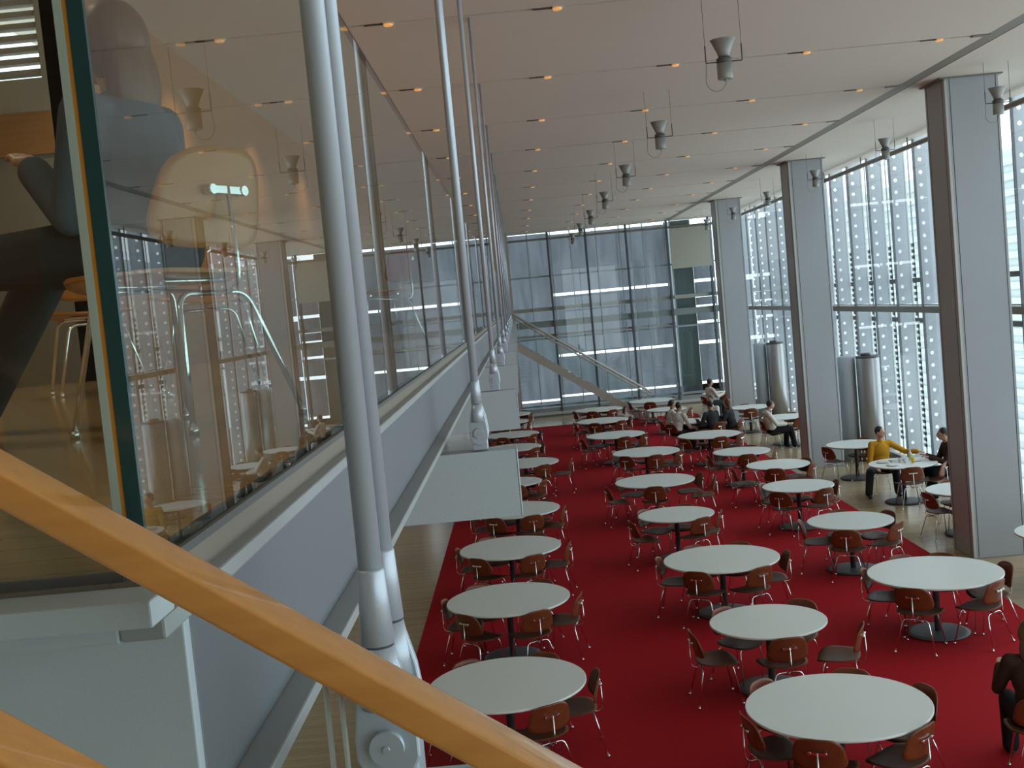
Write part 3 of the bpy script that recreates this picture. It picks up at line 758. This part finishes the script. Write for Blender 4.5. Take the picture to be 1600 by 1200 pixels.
def person(label, loc, rz, top, bottom, skin='skin', hair='hairdark', hipz=.50, lean=.05, turn=0.0, handL=(-.22, .42, .78), handR=(.22, .42, .78),
           torso=1.0, kneeL=(-.15, .46, .50), kneeR=(.15, .46, .50), footL=(-.15, .44, .06), footR=(.15, .44, .06), long_hair=False, tilt=0.0, vox=.012, shirt='shirt'):
    P = empty('person', label, 'person', loc, rz)
    hip = V(0, 0, hipz); chest = V(0, lean * .7, hipz + .33 * torso); neck = V(0, lean, hipz + .52 * torso); head = V(0, lean + .03 + tilt, hipz + .52 * torso + .18)
    shL, shR = V(-.175, lean, hipz + .47 * torso), V(.175, lean, hipz + .47 * torso)
    handL, handR, kneeL, kneeR, footL, footR = map(lambda q: V(*q), (handL, handR, kneeL, kneeR, footL, footR))
    def elbow(s, h, sx):
        mid = (s + h) / 2; L = (h - s).length; b = max(.0, (.30 ** 2 - (L / 2) ** 2)) ** .5
        return mid + V(sx * .35, -.35, -.87).normalized() * b
    eL, eR = elbow(shL, handL, -1), elbow(shR, handR, 1)
    q = Quaternion((0, 0, 1), turn)
    def hp(x, y, z): return head + q @ V(x, y, z)
    bm = newbm()
    def limbs(bm, e, torso=True, arms=True, legs=True, cuff=1.0):
        if torso:
            ellip(bm, hip + V(0, 0, .06), (.165 + e, .115 + e, .13 + e)); ellip(bm, chest, (.165 + e, .112 + e, .19 + e)); ellip(bm, (hip + chest) / 2, (.145 + e, .105 + e, .17 + e))
            capsule(bm, shL + V(.03, 0, -.01), .055 + e, shR - V(.03, 0, .01), .055 + e); capsule(bm, neck - V(0, 0, .03), .06 + e, neck + V(0, .0, .0), .052 + e)
        if arms:
            for s, el, h in ((shL, eL, handL), (shR, eR, handR)):
                capsule(bm, s, .052 + e, el, .040 + e); w_ = el.lerp(h, cuff); capsule(bm, el, .040 + e, w_, .030 + e * 1.3)
        if legs:
            for sx, k, f in ((-1, kneeL, footL), (1, kneeR, footR)):
                h_ = hip + V(sx * .09, 0, 0); capsule(bm, h_, .088 + e, k, .060 + e); capsule(bm, k, .060 + e, k.lerp(f, .95 if e else 1), .042 + e * 1.6)
    limbs(bm, 0)
    capsule(bm, neck, .050, head - V(0, .01, .05), .052)
    ellip(bm, head, (.074, .092, .112), rot=q); ellip(bm, hp(0, .035, -.055), (.052, .055, .055), rot=q)
    ellip(bm, hp(0, .100, -.012), (.013, .020, .024), rot=q); ellip(bm, hp(0, .092, -.048), (.024, .010, .008), rot=q)
    for s in (-1, 1):
        ellip(bm, hp(s * .076, -.005, -.012), (.010, .020, .030), rot=q); ellip(bm, hp(s * .03, .084, .018), (.016, .010, .008), rot=q)
    for h, el, sx in ((handL, eL, 1), (handR, eR, -1)):
        d = (h - el).normalized(); side = d.cross(V(0, 0, 1)).normalized()
        if side.length < .1: side = V(1, 0, 0)
        palm = h + d * .045; ellip(bm, palm, (.042, .042, .020)); nd = V(0, 0, -1)
        for k, (o_, l_) in enumerate(((-.030, .058), (-.010, .068), (.010, .064), (.030, .050))):
            a = palm + side * o_ + d * .03; b = a + d * l_ * .6 + nd * .008; c = b + d * l_ * .35 + nd * .022
            capsule(bm, a, .0095, b, .0088, 8); capsule(bm, b, .0088, c, .0078, 8)
        th = h + d * .02 + side * sx * .03; capsule(bm, th, .012, th + side * sx * .028 + d * .035, .009, 8)
    body = fuse('body', bm, M[skin], P, vox * .8, 2)
    bm = newbm(); limbs(bm, .014, legs=False, cuff=.93); fuse(shirt, bm, M[top], P, vox)
    bm = newbm(); limbs(bm, .018, torso=False, arms=False); ellip(bm, hip + V(0, 0, .03), (.185, .135, .12)); fuse('trousers', bm, M[bottom], P, vox)
    for f in (footL, footR):
        bm = newbm(); ellip(bm, f + V(0, .06, -.025), (.048, .13, .035)); ellip(bm, f + V(0, -.01, .0), (.045, .05, .05)); fuse('shoe', bm, M['shoe'], P, vox)
    bm = newbm()
    ellip(bm, hp(0, -.018, .028), (.083, .092, .100), rot=q)
    if long_hair:
        ellip(bm, hp(0, -.030, .0), (.102, .098, .125), rot=q); ellip(bm, hp(0, -.075, -.12), (.105, .060, .15), rot=q)
    hr = fuse('hair', bm, M[hair], P, vox * .8, 2)
    # small eyes
    bm = newbm()
    for s in (-1, 1): ellip(bm, hp(s * .03, .092, .016), (.009, .005, .006), 8)
    obj('eye', bm, M['hairdark'], P)
    return P
D = math.radians
person('person in a yellow shirt and dark trousers sitting behind the littered table by the windows', (6.88, 21.62, 0), D(180), 'yellow', 'darkcloth', 'skinlight', 'hairdark',
       handL=(-.62, .30, .80), handR=(.20, .25, .55), kneeL=(-.12, .44, .50), kneeR=(.36, .40, .50), footL=(-.14, .46, .06), footR=(.42, .42, .06), turn=D(40), lean=.0)
person('person in dark brown clothes at the littered table, half hidden by the nearest column', (7.93, 20.62, 0), D(86), 'browncloth', 'blackcloth', 'skin', 'hairdark', lean=.12, handL=(-.15, .50, .80), handR=(.15, .48, .80), tilt=.04)
person('person in a white shirt leaning back on a chair beside the middle column', (6.32, 28.62, 0), D(-84), 'whitecloth', 'blackcloth', 'skin', 'hairdark', lean=-.10, tilt=.09, handL=(-.05, .36, .66), handR=(.18, .34, .64), hipz=.46, footL=(-.10, .40, .06), footR=(.12, .55, .06))
person('person in a white shirt sitting at the farthest window table near the far window wall', (6.10, 36.6, 0), D(-70), 'whitecloth', 'darkcloth', 'skin', 'hairdark', handL=(-.12, .48, .80), handR=(.15, .48, .80))
person('person in a white shirt, leftmost of the group sitting round one table', (3.93, 30.55, .012), D(-80), 'whitecloth', 'blackcloth', 'skin', 'hairdark', lean=.10, handL=(-.12, .42, .80), handR=(.12, .42, .80))
person('person in a white shirt in the left foreground of the group, arm resting forward', (4.02, 29.72, .012), D(-50), 'whitecloth', 'browncloth', 'skin', 'hairdark', lean=.12, handL=(-.12, .42, .80), handR=(.30, .40, .60))
person('person in a broad dark jacket seen from behind at the group table', (4.98, 29.32, .012), D(25), 'darkcloth', 'blackcloth', 'skin', 'hairdark', lean=.14, handL=(-.26, .42, .80), handR=(.18, .42, .80), shirt='jacket')
person('person with long brown hair in a dark top, rightmost of the group', (5.52, 29.62, .012), D(58), 'darkcloth', 'blackcloth', 'skinlight', 'hairbrown', lean=.10, handL=(-.15, .42, .80), handR=(.15, .42, .80), long_hair=True)
person('person in a white shirt at the far side of the group table, facing the camera', (5.22, 30.85, .012), D(140), 'whitecloth', 'darkcloth', 'skin', 'hairdark', lean=.06, handL=(-.15, .42, .80), handR=(.15, .42, .80))
person('person with long brown hair in dark clothes, cut off by the right edge', (4.01, 9.02, .012), D(-15), 'browncloth', 'blackcloth', 'skinlight', 'hairbrown', long_hair=True, handL=(-.2, .42, .80), handR=(.2, .42, .80), vox=.010)
person('person in dark clothes sitting behind the guard glass, seen through reflections', (-1.04, 3.22, MEZ), D(72), 'bluecloth', 'darkcloth', 'skinlight', 'hairbrown', torso=.80, lean=.04, handL=(-.10, .30, .78), handR=(.18, .30, .62), kneeL=(-.15, .50, .52), kneeR=(.15, .50, .52), footL=(-.15, .86, .06), footR=(.15, .86, .06), hipz=.52, long_hair=True, vox=.010)
# chairs under the seated people
for (cx, cy, rz, lab) in ((6.88, 21.60, D(180), 'walnut chair under the person in the yellow shirt'), (7.95, 20.62, D(86), 'walnut chair under the person half hidden by the nearest column'),
                          (6.30, 28.62, D(-84), 'walnut chair under the person leaning back by the middle column'), (6.10, 36.6, D(-70), 'walnut chair under the person near the far window wall'),
                          (3.92, 30.55, D(-80), 'walnut chair under the leftmost person of the group'), (4.0, 29.72, D(-50), 'walnut chair under the front left person of the group'),
                          (4.98, 29.30, D(25), 'walnut chair under the person in the broad dark jacket'), (5.53, 29.6, D(58), 'walnut chair under the long-haired person of the group'),
                          (5.22, 30.87, D(140), 'walnut chair under the person at the far side of the group'), (4.01, 9.00, D(-15), 'walnut chair under the long-haired person cut off by the right edge')):
    dup(chair0, (cx, cy, .0125 if cx < 5.75 and cy < 38 else 0), rz, lab)

# ------------------------------------------------------------------ things on the littered table
TX, TY, TZ = 6.93, 20.55, .7405
def plate(x, y, lab, r=.12):
    bm = newbm(); lathe(bm, [(r * .55, 0), (r * .62, .004), (r, .016), (r, .019), (r * .6, .008), (.01, .007)], 32)
    tag(obj('plate', bm, M['porcelain'], loc=(TX + x, TY + y, TZ)), lab, 'plate', 'dishes on the littered table')
plate(-.30, .18, 'white plate at the back left of the littered window table'); plate(-.25, -.22, 'white plate at the front left of the littered window table'); plate(.30, .05, 'white plate at the right of the littered window table', .10)
bm = newbm(); lathe(bm, [(.028, 0), (.034, .09), (.034, .10)], 20); tag(obj('juice_cup', bm, M['juice'], loc=(TX + .16, TY - .1, TZ)), 'small cup of yellow juice on the littered window table', 'cup')
b_ = empty('bottle', 'clear bottle with a yellow-green label on the littered window table', 'bottle', (TX + .22, TY + .2, TZ))
bm = newbm(); lathe(bm, [(.030, 0), (.032, .02), (.032, .13), (.014, .17), (.013, .21)], 20); obj('bottle_body', bm, M['porcelain'], b_)
bm = newbm(); lathe(bm, [(.0335, .04), (.0335, .12)], 20); obj('bottle_label', bm, M['label'], b_)
for x, y, lab in ((-.02, .08, 'short white cup in the middle of the littered window table'), (.04, -.02, 'white cup in front of the middle of the littered window table'), (.08, .22, 'white cup beside the bottle on the littered window table')):
    bm = newbm(); lathe(bm, [(.026, 0), (.036, .075), (.034, .08), (.024, .01)], 20); tag(obj('cup', bm, M['porcelain'], loc=(TX + x, TY + y, TZ)), lab, 'cup', 'dishes on the littered table')
bm = newbm(); box(bm, -.11, .11, -.07, .07, 0, .006); box(bm, -.09, .09, -.055, .055, .006, .035)
tag(obj('napkin_stack', bm, M['whitecloth'], loc=(TX - .08, TY + .22, TZ), rot=(0, 0, .4), bevel=.006), 'folded white napkins at the back of the littered window table', 'napkins')

# ------------------------------------------------------------------ light
wd = bpy.data.worlds.new('World'); scn.world = wd; wd.use_nodes = True
nt = wd.node_tree; bg = nt.nodes['Background']
tc = nt.nodes.new('ShaderNodeTexCoord'); sp = nt.nodes.new('ShaderNodeSeparateXYZ'); nt.links.new(tc.outputs['Generated'], sp.inputs[0])
rp = nt.nodes.new('ShaderNodeValToRGB'); nt.links.new(sp.outputs['Z'], rp.inputs[0])
rp.color_ramp.elements[0].position = 0.0; rp.color_ramp.elements[0].color = (.80, .90, .93, 1)
rp.color_ramp.elements[1].position = 0.8; rp.color_ramp.elements[1].color = (.86, .95, 1.0, 1)
nt.links.new(rp.outputs[0], bg.inputs[0]); bg.inputs[1].default_value = 3.1
def portal(name, loc, rot, sx, sy):
    l = bpy.data.lights.new(name, 'AREA'); l.shape = 'RECTANGLE'; l.size = sx; l.size_y = sy; l.cycles.is_portal = True
    o = bpy.data.objects.new(name, l); COL.objects.link(o); o.location = loc; o.rotation_euler = rot
portal('sky_portal', (XR + .5, (YB + YF) / 2, 3.5), (0, PI / 2, 0), 7, YF - YB)
portal('sky_portal', (2.3, YF + .6, 3.5), (-PI / 2, 0, 0), 12.2, 7)
portal('sky_portal', (6.2, YB - .1, 3.5), (PI / 2, 0, 0), 4.6, 7)

# ------------------------------------------------------------------ camera
roll, pitch, yaw = -0.09274335, 0.07025127, -0.01035892
cy_, sy_ = math.cos(yaw), math.sin(yaw); cp, sp_ = math.cos(pitch), math.sin(pitch); cr, sr = math.cos(roll), math.sin(roll)
Ym = Matrix(((cy_, -sy_, 0), (sy_, cy_, 0), (0, 0, 1))); Pm = Matrix(((1, 0, 0), (0, cp, -sp_), (0, sp_, cp)))
Bm = Matrix(((1, 0, 0), (0, 0, -1), (0, 1, 0))); Rm = Matrix(((cr, -sr, 0), (sr, cr, 0), (0, 0, 1)))
Mx = Rm @ Bm @ Pm @ Ym
right, down, fwd = Vector(Mx[0]), Vector(Mx[1]), Vector(Mx[2])
cam = bpy.data.cameras.new('camera'); cam.sensor_width = 36; cam.lens = 1726.14 / 1600 * 36; cam.clip_start = .02; cam.clip_end = 300
co = bpy.data.objects.new('camera', cam); COL.objects.link(co)
R3 = Matrix((right, -down, -fwd)).transposed()
co.matrix_world = Matrix.Translation((0, 0, EYE)) @ R3.to_4x4()
scn.camera = co
vs = scn.view_settings; vs.view_transform = 'Standard'; vs.look = 'None'; vs.gamma = 1; vs.use_curve_mapping = False; vs.exposure = -0.12
cyc = scn.cycles
cyc.max_bounces = 10; cyc.diffuse_bounces = 5; cyc.glossy_bounces = 6; cyc.transparent_max_bounces = 16; cyc.caustics_reflective = False; cyc.caustics_refractive = False
cyc.sample_clamp_indirect = 8
